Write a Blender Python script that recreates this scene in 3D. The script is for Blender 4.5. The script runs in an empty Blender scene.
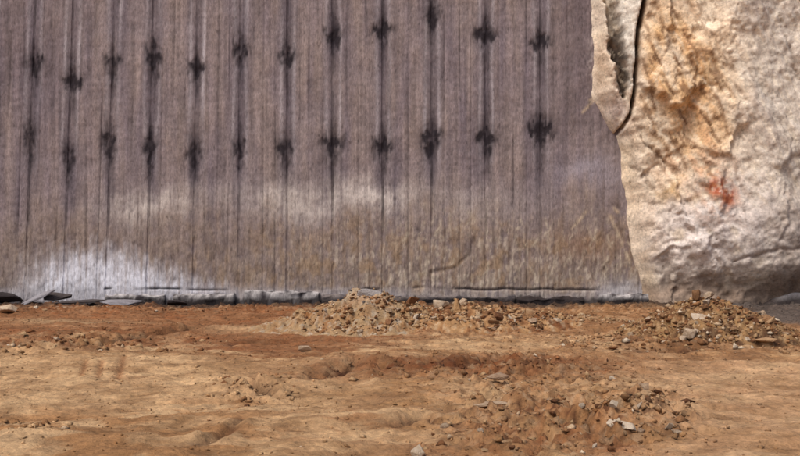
import bpy, bmesh, math, random
import numpy as np

# ------------------------------------------------------------------ camera, sky, sun, exposure
sc = bpy.context.scene
CAM_Z, F, WALL_Y = 1.9, 1000.0, 25.0           # focal length in photo pixels (800 wide)
cam = bpy.data.objects.new('camera', bpy.data.cameras.new('camera'))
sc.collection.objects.link(cam)
cam.location = (0, 0, CAM_Z)
cam.rotation_euler = (math.radians(90), 0, 0)
cam.data.sensor_width = 36.0
cam.data.lens = 36.0 * F / 800.0
cam.data.clip_end = 3000
sc.camera = cam

SUN_EL, SUN_AZ = math.radians(56), math.radians(-142)      # azimuth from +Y, clockwise
w = bpy.data.worlds.new('World'); sc.world = w; w.use_nodes = True
nt = w.node_tree
sky = nt.nodes.new('ShaderNodeTexSky'); sky.sky_type = 'NISHITA'; sky.sun_disc = False
sky.sun_elevation = SUN_EL; sky.sun_rotation = SUN_AZ
sky.dust_density = 4.0; sky.ozone_density = 0.6; sky.air_density = 0.8
nt.links.new(sky.outputs['Color'], nt.nodes['Background'].inputs['Color'])
nt.nodes['Background'].inputs['Strength'].default_value = 0.07
sd = bpy.data.lights.new('sun', 'SUN'); sd.energy = 1.4; sd.angle = math.radians(24); sd.color = (1.0, 0.95, 0.89)
sun = bpy.data.objects.new('sun', sd); sc.collection.objects.link(sun)
sun.rotation_euler = (math.pi / 2 - SUN_EL, 0, math.pi - SUN_AZ)
sun.location = (-8, -10, 20)

vs = sc.view_settings
vs.view_transform = 'Standard'; vs.look = 'None'; vs.exposure = 0.80; vs.gamma = 1.0; vs.use_curve_mapping = False
sc.render.engine = 'CYCLES'
sc.cycles.use_denoising = True
sc.cycles.max_bounces = 6
sc.cycles.filter_width = 1.5

C = sc.collection
rng = np.random.default_rng(11)
random.seed(5)

# ------------------------------------------------------------------ numpy helpers
_perm = np.random.default_rng(3).permutation(512)
_perm = np.concatenate([_perm, _perm]).astype(np.int64)
_ang = np.random.default_rng(4).uniform(0, 2 * np.pi, 512)
_gx, _gy = np.cos(_ang), np.sin(_ang)

def perlin(x, y, seed=0):
    x = np.asarray(x, float) + seed * 17.31; y = np.asarray(y, float) - seed * 9.77
    xi = np.floor(x).astype(np.int64); yi = np.floor(y).astype(np.int64)
    xf = x - xi; yf = y - yi
    u = xf * xf * xf * (xf * (xf * 6 - 15) + 10); v = yf * yf * yf * (yf * (yf * 6 - 15) + 10)
    def g(ix, iy, dx, dy):
        h = _perm[(_perm[ix & 511] + iy) & 511]
        return _gx[h] * dx + _gy[h] * dy
    a = g(xi, yi, xf, yf); b = g(xi + 1, yi, xf - 1, yf)
    c = g(xi, yi + 1, xf, yf - 1); d = g(xi + 1, yi + 1, xf - 1, yf - 1)
    return 1.5 * ((a + (b - a) * u) + ((c + (d - c) * u) - (a + (b - a) * u)) * v)

def fbm(x, y, seed=0, oct=4, lac=2.1, gain=0.5):
    s = 0; a = 1.0; f = 1.0
    for i in range(oct):
        s = s + a * perlin(x * f, y * f, seed + i * 3.7); a *= gain; f *= lac
    return s

def ss(e0, e1, x):
    t = np.clip((x - e0) / (e1 - e0), 0, 1)
    return t * t * (3 - 2 * t)

def blob(px, py, cx, cy, rx, ry):
    return np.exp(-((px - cx) / rx) ** 2 - ((py - cy) / ry) ** 2)

def mix(a, b, t):
    t = np.clip(t, 0, 1)[..., None]
    return a * (1 - t) + np.asarray(b) * t

def lin(r, g, b):
    f = lambda c: (c / 255) / 12.92 if c <= 10 else (((c / 255) + 0.055) / 1.055) ** 2.4
    return np.array([f(r), f(g), f(b)])

def segdist(px, py, pts):
    """distance to a polyline, and the fraction along it"""
    best = np.full(np.shape(px), 1e9); frac = np.zeros(np.shape(px))
    n = len(pts) - 1
    for i in range(n):
        (ax, ay), (bx, by) = pts[i], pts[i + 1]
        L = (bx - ax) ** 2 + (by - ay) ** 2
        t = np.clip(((px - ax) * (bx - ax) + (py - ay) * (by - ay)) / L, 0, 1)
        d = np.hypot(px - ax - t * (bx - ax), py - ay - t * (by - ay))
        m = d < best
        best = np.where(m, d, best); frac = np.where(m, (i + t) / n, frac)
    return best, frac

def facets(x, z, scale, seed, tilt, step):
    """broken-rock relief: nearest cell of a jittered grid gives a tilted plane and an offset"""
    r = np.random.default_rng(seed)
    N = 64
    jx, jz = r.uniform(0.1, 0.9, (N, N)), r.uniform(0.1, 0.9, (N, N))
    tx, tz = r.normal(0, tilt, (N, N)), r.normal(0, tilt, (N, N))
    of = r.uniform(-step, step, (N, N))
    X, Z = x / scale, z / scale
    ix, iz = np.floor(X).astype(int), np.floor(Z).astype(int)
    best = np.full(X.shape, 1e9); out = np.zeros(X.shape); second = np.full(X.shape, 1e9)
    for dx in (-1, 0, 1):
        for dz in (-1, 0, 1):
            a, b = (ix + dx) % N, (iz + dz) % N
            cx, cz = ix + dx + jx[a, b], iz + dz + jz[a, b]
            d = (X - cx) ** 2 + (Z - cz) ** 2
            h = of[a, b] + (X - cx) * tx[a, b] * scale + (Z - cz) * tz[a, b] * scale
            m = d < best
            second = np.where(m, best, np.minimum(second, d))
            out = np.where(m, h, out); best = np.where(m, d, best)
    edge = np.sqrt(second) - np.sqrt(best)
    return out, edge

def grid_mesh(name, X, Y, Z, col=None, mask=None, smooth=True, flip=False):
    """mesh from 2-D arrays [rows, cols]; mask (rows-1, cols-1) keeps faces"""
    r, c = X.shape
    idx = np.arange(r * c).reshape(r, c)
    q = np.stack([idx[:-1, :-1], idx[:-1, 1:], idx[1:, 1:], idx[1:, :-1]], -1)
    q = q[mask] if mask is not None else q.reshape(-1, 4)
    if flip: q = q[:, ::-1]
    used, inv = np.unique(q.ravel(), return_inverse=True)
    co = np.stack([X.ravel(), Y.ravel(), Z.ravel()], -1)[used]
    me = bpy.data.meshes.new(name)
    me.vertices.add(len(co)); me.vertices.foreach_set('co', co.astype(np.float32).ravel())
    me.loops.add(len(inv)); me.loops.foreach_set('vertex_index', inv.astype(np.int32))
    n = len(q)
    me.polygons.add(n)
    me.polygons.foreach_set('loop_start', np.arange(0, 4 * n, 4, dtype=np.int32))
    me.polygons.foreach_set('loop_total', np.full(n, 4, dtype=np.int32))
    me.polygons.foreach_set('use_smooth', np.full(n, smooth))
    me.update(calc_edges=True)
    if col is not None:
        at = me.attributes.new('tint', 'FLOAT_COLOR', 'POINT')
        cc = np.ones((len(co), 4), np.float32); cc[:, :3] = np.clip(col.reshape(-1, 3)[used], 0.004, 0.95)
        at.data.foreach_set('color', cc.ravel())
    return me

def obj(name, me, mat, parent=None):
    o = bpy.data.objects.new(name, me); C.objects.link(o)
    if mat and not me.materials: me.materials.append(mat)
    if parent: o.parent = parent
    return o

def empty(name, loc):
    o = bpy.data.objects.new(name, None); C.objects.link(o); o.location = loc
    o.empty_display_size = 0.3
    return o

def tag(o, label, cat, group=None):
    o['label'] = label; o['category'] = cat
    if group: o['group'] = group
    return o

# ------------------------------------------------------------------ materials
def rock_material(name, grain, grain_amt, bump_scale, bump_dist, rough=0.9, stretch=(1, 1, 1), dots=0.0, dotcol=(0.02, 0.015, 0.012)):
    m = bpy.data.materials.new(name); m.use_nodes = True
    n, l = m.node_tree.nodes, m.node_tree.links
    b = n['Principled BSDF']; b.inputs['Roughness'].default_value = rough
    b.inputs['Specular IOR Level'].default_value = 0.25
    at = n.new('ShaderNodeAttribute'); at.attribute_name = 'tint'
    tc = n.new('ShaderNodeTexCoord')
    mp = n.new('ShaderNodeMapping'); mp.inputs['Scale'].default_value = stretch
    l.new(tc.outputs['Object'], mp.inputs['Vector'])
    nz = n.new('ShaderNodeTexNoise'); nz.inputs['Scale'].default_value = grain
    nz.inputs['Detail'].default_value = 6; nz.inputs['Roughness'].default_value = 0.7
    l.new(mp.outputs['Vector'], nz.inputs['Vector'])
    mr = n.new('ShaderNodeMapRange'); mr.inputs['From Min'].default_value = 0.3; mr.inputs['From Max'].default_value = 0.7
    mr.inputs['To Min'].default_value = 1 - grain_amt; mr.inputs['To Max'].default_value = 1 + grain_amt
    l.new(nz.outputs['Fac'], mr.inputs['Value'])
    mx = n.new('ShaderNodeVectorMath'); mx.operation = 'SCALE'
    l.new(at.outputs['Color'], mx.inputs[0]); l.new(mr.outputs['Result'], mx.inputs['Scale'])
    last = mx.outputs['Vector']
    if dots > 0:
        nd = n.new('ShaderNodeTexNoise'); nd.inputs['Scale'].default_value = grain * 0.55; nd.inputs['Detail'].default_value = 4
        l.new(mp.outputs['Vector'], nd.inputs['Vector'])
        rp = n.new('ShaderNodeMapRange'); rp.inputs['From Min'].default_value = 0.6; rp.inputs['From Max'].default_value = 0.72
        rp.inputs['To Max'].default_value = dots
        l.new(nd.outputs['Fac'], rp.inputs['Value'])
        mm = n.new('ShaderNodeMix'); mm.data_type = 'RGBA'
        l.new(rp.outputs['Result'], mm.inputs['Factor']); l.new(last, mm.inputs[6]); mm.inputs[7].default_value = (*dotcol, 1)
        last = mm.outputs[2]
    l.new(last, b.inputs['Base Color'])
    bn = n.new('ShaderNodeTexNoise'); bn.inputs['Scale'].default_value = bump_scale
    bn.inputs['Detail'].default_value = 8; bn.inputs['Roughness'].default_value = 0.65
    l.new(mp.outputs['Vector'], bn.inputs['Vector'])
    bp = n.new('ShaderNodeBump'); bp.inputs['Distance'].default_value = bump_dist; bp.inputs['Strength'].default_value = 0.9
    l.new(bn.outputs['Fac'], bp.inputs['Height']); l.new(bp.outputs['Normal'], b.inputs['Normal'])
    return m

def stone_material(name, c1, c2, c3):
    m = bpy.data.materials.new(name); m.use_nodes = True
    n, l = m.node_tree.nodes, m.node_tree.links
    b = n['Principled BSDF']; b.inputs['Roughness'].default_value = 0.92; b.inputs['Specular IOR Level'].default_value = 0.2
    oi = n.new('ShaderNodeObjectInfo'); tc = n.new('ShaderNodeTexCoord')
    ad = n.new('ShaderNodeVectorMath'); ad.operation = 'ADD'
    sc_ = n.new('ShaderNodeVectorMath'); sc_.operation = 'SCALE'; sc_.inputs[0].default_value = (7, 13, 5)
    l.new(oi.outputs['Random'], sc_.inputs['Scale']); l.new(tc.outputs['Object'], ad.inputs[0]); l.new(sc_.outputs[0], ad.inputs[1])
    nz = n.new('ShaderNodeTexNoise'); nz.inputs['Scale'].default_value = 2.2; nz.inputs['Detail'].default_value = 7; nz.inputs['Roughness'].default_value = 0.7
    l.new(ad.outputs[0], nz.inputs['Vector'])
    su = n.new('ShaderNodeMath'); su.operation = 'MULTIPLY_ADD'; su.inputs[1].default_value = 0.55
    l.new(oi.outputs['Random'], su.inputs[0])
    s2 = n.new('ShaderNodeMath'); s2.operation = 'SUBTRACT'; s2.inputs[1].default_value = 0.27
    l.new(nz.outputs['Fac'], s2.inputs[0]); l.new(s2.outputs[0], su.inputs[2])
    cr = n.new('ShaderNodeValToRGB')
    cr.color_ramp.elements[0].position = 0.25; cr.color_ramp.elements[0].color = (*c1, 1)
    cr.color_ramp.elements[1].position = 0.75; cr.color_ramp.elements[1].color = (*c3, 1)
    e = cr.color_ramp.elements.new(0.5); e.color = (*c2, 1)
    l.new(su.outputs[0], cr.inputs['Fac']); l.new(cr.outputs['Color'], b.inputs['Base Color'])
    bn = n.new('ShaderNodeTexNoise'); bn.inputs['Scale'].default_value = 9; bn.inputs['Detail'].default_value = 6
    l.new(ad.outputs[0], bn.inputs['Vector'])
    bp = n.new('ShaderNodeBump'); bp.inputs['Distance'].default_value = 0.04; bp.inputs['Strength'].default_value = 0.8
    l.new(bn.outputs['Fac'], bp.inputs['Height']); l.new(bp.outputs['Normal'], b.inputs['Normal'])
    return m

M_WALL = rock_material('sawn_granite', 30, 0.34, 26, 0.014, stretch=(1.0, 1, 0.35), dots=0.4)
M_CROP = rock_material('weathered_granite', 16, 0.34, 9, 0.022, dots=0.5, dotcol=(0.12, 0.07, 0.04))
M_SOIL = rock_material('quarry_soil', 14, 0.32, 13, 0.055, rough=0.95, dots=0.28, dotcol=(0.10, 0.045, 0.02))
M_PALE = stone_material('pale_stone', lin(150, 122, 98), lin(184, 160, 134), lin(206, 188, 166))
M_TAN = stone_material('tan_stone', lin(124, 90, 62), lin(158, 120, 86), lin(180, 146, 110))
M_RUST = stone_material('rust_stone', lin(90, 59, 40), lin(122, 82, 54), lin(146, 104, 72))
M_GREY = stone_material('grey_stone', lin(88, 78, 74), lin(125, 114, 108), lin(160, 152, 148))
M_DARK = stone_material('wet_dark_stone', lin(48, 42, 42), lin(64, 56, 56), lin(84, 76, 74))
M_DUST = stone_material('dusty_stone', lin(120, 114, 116), lin(152, 148, 152), lin(178, 176, 182))

# ------------------------------------------------------------------ ground
def ground_px(x, y):
    y = np.maximum(y, 1.0)
    return 400 + F * x / y, 228 + F * CAM_Z / y

RUTS = [  # (polyline in ground metres from photo pixels, half width m, depth m)
    ([(15, 349), (60, 351), (110, 344), (140, 338)], 0.16, 0.10),
    ([(132, 338), (165, 335), (205, 330)], 0.18, 0.10),
    ([(215, 384), (243, 381), (262, 390), (272, 396)], 0.10, 0.08),
    ([(318, 378), (350, 368), (395, 370), (440, 366)], 0.22, 0.10),
    ([(455, 372), (500, 363), (545, 369), (600, 364)], 0.20, 0.09),
    ([(505, 379), (560, 377)], 0.10, 0.06),
    ([(0, 424), (18, 427), (38, 425)], 0.09, 0.07),
    ([(200, 446), (225, 434), (240, 420)], 0.07, 0.035),
    ([(540, 412), (575, 410), (615, 412)], 0.07, 0.05),
    ([(570, 425), (600, 436), (620, 440)], 0.07, 0.05),
    ([(395, 425), (420, 418), (450, 424)], 0.10, 0.05),
    ([(0, 333), (60, 334), (120, 329)], 0.12, 0.05),
    ([(230, 343), (300, 341), (380, 344)], 0.12, 0.04),
    ([(640, 352), (700, 349), (780, 350)], 0.16, 0.05),
]
def p2g(px, py, h=0.0):
    y = F * (CAM_Z - h) / (py - 228.0)
    return ((px - 400.0) / F * y, y)
RUTS_M = [([p2g(*p) for p in pts], wd, dp) for pts, wd, dp in RUTS]
TOOTH = [([p2g(86, 362), p2g(80, 378)], 0.035), ([p2g(102, 363), p2g(97, 379)], 0.035), ([p2g(124, 358), p2g(118, 378)], 0.05)]

def rough_mask(px, py):
    m = 0.9 * blob(px, py, 540, 420, 105, 42) + 0.6 * blob(px, py, 520, 368, 90, 14) + 0.75 * blob(px, py, 650, 418, 50, 26)
    m += 0.6 * ss(318, 308, py) * ss(296, 304, py) + 0.5 * blob(px, py, 250, 390, 40, 14) + 0.4 * blob(px, py, 370, 372, 70, 10)
    m += 0.45 * blob(px, py, 60, 345, 110, 10) + 0.5 * blob(px, py, 690, 342, 110, 9) + 0.35 * blob(px, py, 470, 335, 90, 12)
    m += 0.3 * blob(px, py, 20, 430, 50, 14)
    return np.clip(m, 0, 1)

def ground_h(x, y):
    x = np.asarray(x, float); y = np.asarray(y, float)
    px, py = ground_px(x, y)
    near = ss(3, 6, y) * ss(60, 30, np.abs(x))
    h = 0.07 * fbm(x * 0.35, y * 0.5, 1, 3) + 0.028 * fbm(x * 1.6, y * 2.0, 2, 4)
    h = h + 0.017 * fbm(x * 5, y * 5, 3, 4)
    R = rough_mask(px, py) * ss(5, 8, y)
    wx, wy = x + 0.15 * perlin(x * 2, y * 2, 8), y + 0.15 * perlin(x * 2, y * 2, 9)
    f1, e1 = facets(wx, wy * 1.3, 0.34, 21, 0.25, 0.055)
    f2, e2 = facets(wx, wy, 0.13, 22, 0.3, 0.025)
    h = h + R * (0.7 * f1 * ss(0, 0.12, e1) + 1.7 * f2 * ss(0, 0.2, e2) + 0.14 * np.abs(fbm(x * 2.2, y * 2.2, 17, 4)))
    # raised compact pad on the left with a crumbling edge
    d, _ = segdist(x + 0.12 * perlin(x * 3, y * 3, 5), y + 0.12 * perlin(x * 3, y * 3, 6), [(-12, p2g(0, 353)[1])] + [p2g(*p) for p in [(60, 351), (110, 344), (160, 337), (205, 331), (300, 345), (330, 372)]])
    for pts, wd, dp in RUTS_M:
        wv = 0.6 * wd
        d, fr = segdist(x + wv * perlin(x * 4, y * 4, 5), y + wv * perlin(x * 4, y * 4, 6), pts)
        end = 0.35 + 0.65 * ss(0.0, 0.15, fr) * ss(1.0, 0.85, fr)
        h = h - 1.8 * dp * np.exp(-(d / wd) ** 2) * end * (1 + 0.5 * perlin(x * 6, y * 6, 7))
        h = h + 0.6 * dp * np.exp(-((d - 1.9 * wd) / (0.7 * wd)) ** 2) * end
    for pts, wd in TOOTH:
        d, fr = segdist(x, y, pts)
        h = h - 0.03 * np.exp(-(d / wd) ** 2)
    # a hummock left of the tall right heap, a spread of soil under the left heaps
    h = h + 0.16 * np.exp(-((x - 3.6) / 1.0) ** 2 - ((y - 19.4) / 1.1) ** 2)
    h = h + 0.10 * np.exp(-((x - 0.6) / 3.0) ** 2 - ((y - 18.6) / 0.9) ** 2)
    h = h + 0.12 * np.exp(-((x - 2.25) / 0.45) ** 2 - ((y - 9.5) / 0.4) ** 2)
    return h * near * ss(25.6, 24.6, y) - 0.06 * ss(24.0, 24.8, y)

def ground_col(x, y):
    px, py = ground_px(x, y)
    n1 = fbm(x * 0.6, y * 0.9, 31, 4); n2 = fbm(x * 2.6, y * 3.2, 33, 4); n3 = fbm(x * 1.3, y * 2.2, 35, 4)
    tan = lin(180, 135, 90); pale = lin(197, 162, 121); rust = lin(138, 90, 56); dark = lin(78, 48, 32); red = lin(142, 90, 54)
    c = np.broadcast_to(tan, x.shape + (3,)).copy()
    c = mix(c, pale, 0.5 + 0.9 * n1 + 0.4 * n2)
    c = mix(c, lin(158, 116, 78), 0.3 + 0.9 * n3)
    # darker, redder band between the pad and the wall
    band = ss(356, 338, py + 9 * n2 + 5 * n1 + 9 * np.sin(px * 0.016)) * ss(300, 309, py)
    c = mix(c, rust, 0.85 * band * ss(520, 330, px) + 0.45 * band * ss(330, 520, px))
    c = mix(c, red, band * 0.9 * ss(-0.1, 0.5, n3) * ss(600, 200, px))
    c = mix(c, pale, 0.7 * blob(px, py, 60, 322, 100, 3.0) * ss(-0.4, 0.3, n3))
    c = mix(c, pale, 0.6 * blob(px, py, 250, 331, 60, 2.5) + 0.55 * blob(px, py, 460, 345, 70, 4) + 0.45 * blob(px, py, 700, 375, 110, 9))
    c = mix(c, rust, 0.8 * blob(px, py, 540, 366, 110, 12) + 0.75 * blob(px, py, 385, 371, 75, 9))
    c = mix(c, lin(150, 100, 60), 0.6 * blob(px, py, 545, 420, 110, 45) * ss(-0.5, 0.4, n2))
    c = mix(c, rust, 0.75 * blob(px, py, 250, 392, 24, 8) + 0.5 * blob(px, py, 225, 425, 26, 18) * ss(-0.3, 0.4, n2))
    c = mix(c, rust, 0.45 * blob(px, py, 20, 425, 60, 9) + 0.4 * blob(px, py, 160, 415, 120, 25) * ss(-0.1, 0.6, n2))
    c = mix(c, red, 0.8 * blob(px, py, 612, 450, 30, 14) + 0.5 * blob(px, py, 440, 450, 50, 10))
    c = mix(c, rust, 0.6 * ss(350, 340, py) * ss(330, 342, py) * ss(600, 650, px))
    sp = fbm(x * 7, y * 10, 41, 3)
    R = rough_mask(px, py)
    c = mix(c, dark, 0.8 * (0.2 + R) * ss(0.15, 0.5, sp))
    c = mix(c, lin(205, 172, 136), 0.6 * (0.15 + R) * ss(0.2, 0.55, -sp))
    # damp dark strip along the foot of the wall, grey wet floor by the outcrop with its shade painted in
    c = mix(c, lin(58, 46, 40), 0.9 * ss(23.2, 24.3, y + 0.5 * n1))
    c = mix(c, lin(92, 82, 76), 0.95 * ss(7.0, 7.8, x + 0.3 * n1) * ss(19.3, 20.4, y + 0.4 * n2))
    pad = ss(345, 362, py + 6 * n1 - 0.05 * (px - 100)) * ss(400, 250, px + 40 * n1)
    c = mix(c, lin(198, 161, 119), 0.75 * pad * (0.75 + 0.5 * n2))
    c = mix(c, lin(190, 150, 113), 0.55 * ss(610, 690, px + 30 * n1) * ss(352, 364, py) * (0.7 + 0.5 * n2))
    c = mix(c, lin(120, 68, 36), 0.9 * blob(px, py, 420, 370, 110, 8) * ss(-0.6, 0.1, n2) + 0.5 * blob(px, py, 550, 368, 80, 9) * ss(-0.5, 0.2, n2) + 0.65 * blob(px, py, 100, 346, 110, 7) * ss(-0.4, 0.2, n2 + n3) + 0.5 * blob(px, py, 540, 440, 80, 20) * ss(-0.2, 0.3, n2))
    c = mix(c, lin(150, 104, 62), 0.75 * ss(396, 425, py + 14 * n1) * ss(330, 230, px) * ss(-0.35, 0.25, n3 + 0.5 * n2))
    c = mix(c, lin(142, 94, 56), 0.6 * blob(px, py, 300, 375, 60, 8) * ss(-0.3, 0.3, n2) + 0.55 * blob(px, py, 330, 425, 70, 12) * ss(-0.1, 0.4, n3))
    for pts, wd, dp in RUTS_M:
        d, fr = segdist(x + 0.5 * wd * perlin(x * 4, y * 4, 5), y + 0.5 * wd * perlin(x * 4, y * 4, 6), pts)
        c = mix(c, dark, np.exp(-(d / (1.05 * wd)) ** 2) * ss(-0.7, 0.1, n2 + 0.5 * sp) * (0.55 + 4 * dp))  # shading of the ruts painted into the soil colour
    for pts, wd in TOOTH:
        d, fr = segdist(x, y, pts); c = mix(c, rust, 0.75 * np.exp(-(d / wd) ** 2))
    c = c * (0.88 + 0.22 * n2 + 0.17 * sp + 0.14 * n1)[..., None]
    return c

xs = np.concatenate([[-900, -300, -100, -50, -30, -20], np.arange(-12.0, 12.0, 0.034), [20, 30, 50, 100, 300, 900]])
ys = np.concatenate([[-900, -300, -100, -30, -10, -2, 2, 5, 6.5], np.arange(7.4, 25.4, 0.031), [30, 60, 200, 900]])
GX, GY = np.meshgrid(xs, ys)
GZ = ground_h(GX, GY)
gme = grid_mesh('ground', GX, GY, GZ, ground_col(GX, GY))
ground = obj('ground', gme, M_SOIL); ground['kind'] = 'structure'

# ------------------------------------------------------------------ the sawn quarry face
def wpx(u, z): return 400 + 40 * u, 228 - 40 * (z - CAM_Z)
LINES_PX = [36, 74, 115, 154, 198, 241, 288, 333, 383, 432, 486, 541]
MAIN = [(p - 400) / 40 for p in LINES_PX]
MAIN_ALL = [MAIN[0] - 1.1 * k for k in range(6, 0, -1)] + MAIN
def lean(u, z):           # the holes lean a little on the left
    return (z - 7.6) * 0.036 * ss(-1.5, -9.2, u)
FINE = []
r = random.Random(8)
allm = MAIN_ALL + [MAIN[-1] + 1.25, MAIN[-1] + 2.45, MAIN[-1] + 3.6, MAIN[-1] + 4.8]
for a, b in zip(allm[:-1], allm[1:]):
    n = 4
    for k in range(1, n):
        FINE.append((a + (b - a) * (k + r.uniform(-0.12, 0.12)) / n, r.uniform(0.35, 1.0), r.random() * 50))
    if b > MAIN[-1] + 0.1: FINE.append((b, 0.6, r.random() * 50))
GW = 0.045                # half width of a main groove
cols = []
for m in MAIN_ALL: cols += [m - GW, m - 0.6 * GW, m - 0.25 * GW, m, m + 0.25 * GW, m + 0.6 * GW, m + GW]
for f, s, _ in FINE: cols += [f - 0.025, f - 0.012, f, f + 0.012, f + 0.025]
U0, U1 = MAIN_ALL[0] - 0.6, 9.0
base = np.arange(U0, U1, 0.035)
keep = np.array([min(abs(b - c) for c in cols) > 0.02 for b in base])
cols = np.unique(np.round(np.concatenate([base[keep], cols, [U0, U1]]), 4))
rows = np.arange(-0.35, 10.6, 0.035)
U, Z = np.meshgrid(cols, rows)
X = U + lean(U, Z)
PX, PY = wpx(X, Z)
STAINS = [(35, 67, 9, 13, .8), (73, 83, 10, 9, 1), (113, 66, 8, 12, .85), (154, 60, 8, 18, .9), (197, 70, 8, 12, 1), (241, 52, 8, 11, .9), (287, 58, 9, 8, .95),
          (334, 37, 9, 9, .95), (383, 31, 10, 9, .95), (432, 17, 8, 18, .8), (486, 36, 11, 8, .95), (540, 43, 11, 7, 1),
          (31, 140, 7, 24, .7), (69, 160, 6, 20, .8), (109, 148, 7, 20, .75), (150, 152, 6, 24, .85), (194, 155, 7, 16, .85), (240, 152, 6, 16, .8), (285, 149, 9, 13, .8),
          (333, 145, 11, 11, 1), (383, 148, 10, 10, .9), (431, 142, 10, 18, .9), (487, 140, 11, 14, .92), (541, 131, 12, 12, 1.05)]
lowz = ss(3.0, 1.0, Z + 0.35 * fbm(X * 0.7, Z * 0.7, 71, 3))       # broken lower zone
nA = fbm(X * 0.8, Z * 0.8, 51, 4); nB = fbm(X * 4.0, Z * 3.0, 52, 4); nV = fbm(X * 7.0, Z * 0.35, 53, 3); nV2 = fbm(X * 2.2, Z * 0.22, 54, 3)
nF = fbm(X * 9, Z * 8, 55, 3)
dep = 0.02 * nA + 0.006 * nB + 0.010 * nV2 + 0.003 * nF             # > 0 : proud of the plane
fa, ea = facets(X + 0.06 * nB, Z * 0.45 + 0.1 * nA, 0.24, 61, 0.10, 0.022)
fb, eb = facets(X + 0.03 * nB, Z * 0.35, 0.09, 62, 0.12, 0.010)
dep = dep + lowz * (0.9 * fa * ss(0, .2, ea) * 0.35 + 0.35 * fb * ss(0, .25, eb)) + 0.2 * fb * ss(0, .3, eb)
# one large scab of rock broken off with a curved lip
lip, lf = segdist(PX, PY, [(432, 272), (455, 268), (470, 254), (474, 238)])
dep = dep - 0.028 * np.exp(-(lip / 1.8) ** 2)
# steps of the row-to-row drill lifts
stain = np.zeros_like(X)
for cx, cy, rx, ry, s in STAINS:
    wob = 1 + 0.45 * fbm(PX * 0.16, PY * 0.08, cx, 3)
    QX_, QY_ = PX + 2.2 * fbm(PX * 0.15, PY * 0.10, cx + 1, 3), PY + 7.0 * fbm(PX * 0.30, PY * 0.05, cx + 2, 3)
    body = np.exp(-(np.abs(QX_ - cx) / (0.66 * rx)) ** 2.4 - (np.abs(QY_ - cy) / (1.15 * ry + 1)) ** 2.6)
    bar = np.exp(-(np.abs(QX_ - cx) / (1.15 * rx)) ** 4 - (np.abs(QY_ - cy + 0.2 * ry) / (0.42 * ry + 2.5)) ** 3)
    tail = 0.62 * np.exp(-((QX_ - cx) / (0.40 * rx)) ** 2) * ss(cy - 42, cy, PY) * ss(cy + 52, cy, PY)
    k = s * np.maximum(np.maximum(body, 0.9 * bar), tail) * wob
    stain = np.maximum(stain, k)
    dep = dep - 0.045 * s * np.maximum(body, 0.7 * bar) * (1 + 0.6 * nB)
# main grooves (half round) and fine drill traces
cool = np.zeros_like(X); dirt = np.zeros_like(X); pale_line = np.zeros_like(X)
for i, m in enumerate(MAIN_ALL):
    t = np.clip(np.abs(U - m) / GW, 0, 1)
    pres = 0.55 + 0.45 * ss(-0.3, 0.4, perlin(Z * 0.6, 0 * Z + i * 3.3, 81))
    dep = dep - 0.026 * np.sqrt(np.maximum(0, 1 - t ** 2)) * pres
    zz = perlin(Z * 0.8, 0 * Z + i * 5.1, 83)
    dirt = np.maximum(dirt, np.exp(-((U - m) / (0.024 + 0.012 * zz)) ** 2) * (0.42 + 0.75 * zz) * ss(1.0, 2.4, Z))
    soft = np.exp(-((U - m) / 0.13) ** 2) * (0.24 + 0.35 * perlin(Z * 0.5, 0 * Z + i * 7.7, 84)) * ss(1.8, 3.2, Z)
    dirt = np.maximum(dirt, soft)
    cool = np.maximum(cool, np.exp(-((U - m) / 0.24) ** 2) * (0.75 + 0.4 * zz) * ss(1.9, 3.4, Z))
    side = 0.16 + 0.04 * perlin(Z * 0.7, 0 * Z + i, 85)
    pale_line = np.maximum(pale_line, (np.exp(-((U - m - side) / 0.04) ** 2) + 0.8 * np.exp(-((U - m + side) / 0.04) ** 2)) * ss(2.8, 4.4, Z) * (0.55 + 0.6 * perlin(Z * 0.6, 0 * Z + 2.3 * i, 86)))
for f, s, ph in FINE:
    t = np.abs(U - f) / 0.025
    pres = s * ss(-0.15, 0.35, perlin(Z * 0.42 + ph, 0 * Z + ph, 87) + 0.12 * (Z < 4.2))
    dep = dep - 0.012 * np.sqrt(np.maximum(0, 1 - np.minimum(t, 1) ** 2)) * pres
    dirt = np.maximum(dirt, 0.6 * np.exp(-((U - f) / 0.016) ** 2) * pres)
slit = ss(0.03, 0.01, np.abs(Z - 0.38 - 0.05 * fbm(X * 0.7, 0 * X, 97, 3))) * ss(-0.2, 0.3, fbm(X * 1.3, 0 * X, 98, 2) + 0.05) * (X > -7.4) * (X < 6.3)
dep = dep - 0.05 * slit
Yw = WALL_Y - dep
# --- colour
cw = np.broadcast_to(lin(133, 120, 119), X.shape + (3,)).copy()
cw = mix(cw, lin(140, 125, 120), 0.5 + 0.8 * nA)
cw = mix(cw, lin(116, 105, 111), 0.25 + 0.8 * nV2)
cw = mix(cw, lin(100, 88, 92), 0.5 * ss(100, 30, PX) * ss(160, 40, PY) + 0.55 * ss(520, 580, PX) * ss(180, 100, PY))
nS = fbm(X * 15, Z * 0.3, 56, 3); nH = fbm(X * 2.0, Z * 14, 57, 2)
cw = cw * (1 + 0.20 * nV + 0.13 * nB + 0.12 * nF + 0.24 * nS + 0.07 * nH)[..., None]
cw = mix(cw, lin(100, 93, 104), 0.6 * cool)
cw = mix(cw, lin(186, 178, 182), 0.95 * pale_line * (0.8 + 0.5 * nS))
def wmix(c, t, amt): return mix(cw, c, amt * t)
PW, QW = PX + 10 * nA, PY + 10 * nA + 5 * nV
lp = blob(PW, QW, 365, 196, 48, 16) + 0.9 * blob(PW, QW, 288, 205, 30, 16) + 1.0 * blob(PW, QW, 150, 208, 44, 16) + 0.25 * blob(PW, QW, 240, 192, 40, 16) + 0.35 * blob(PX, PY, 470, 205, 60, 18)
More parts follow.
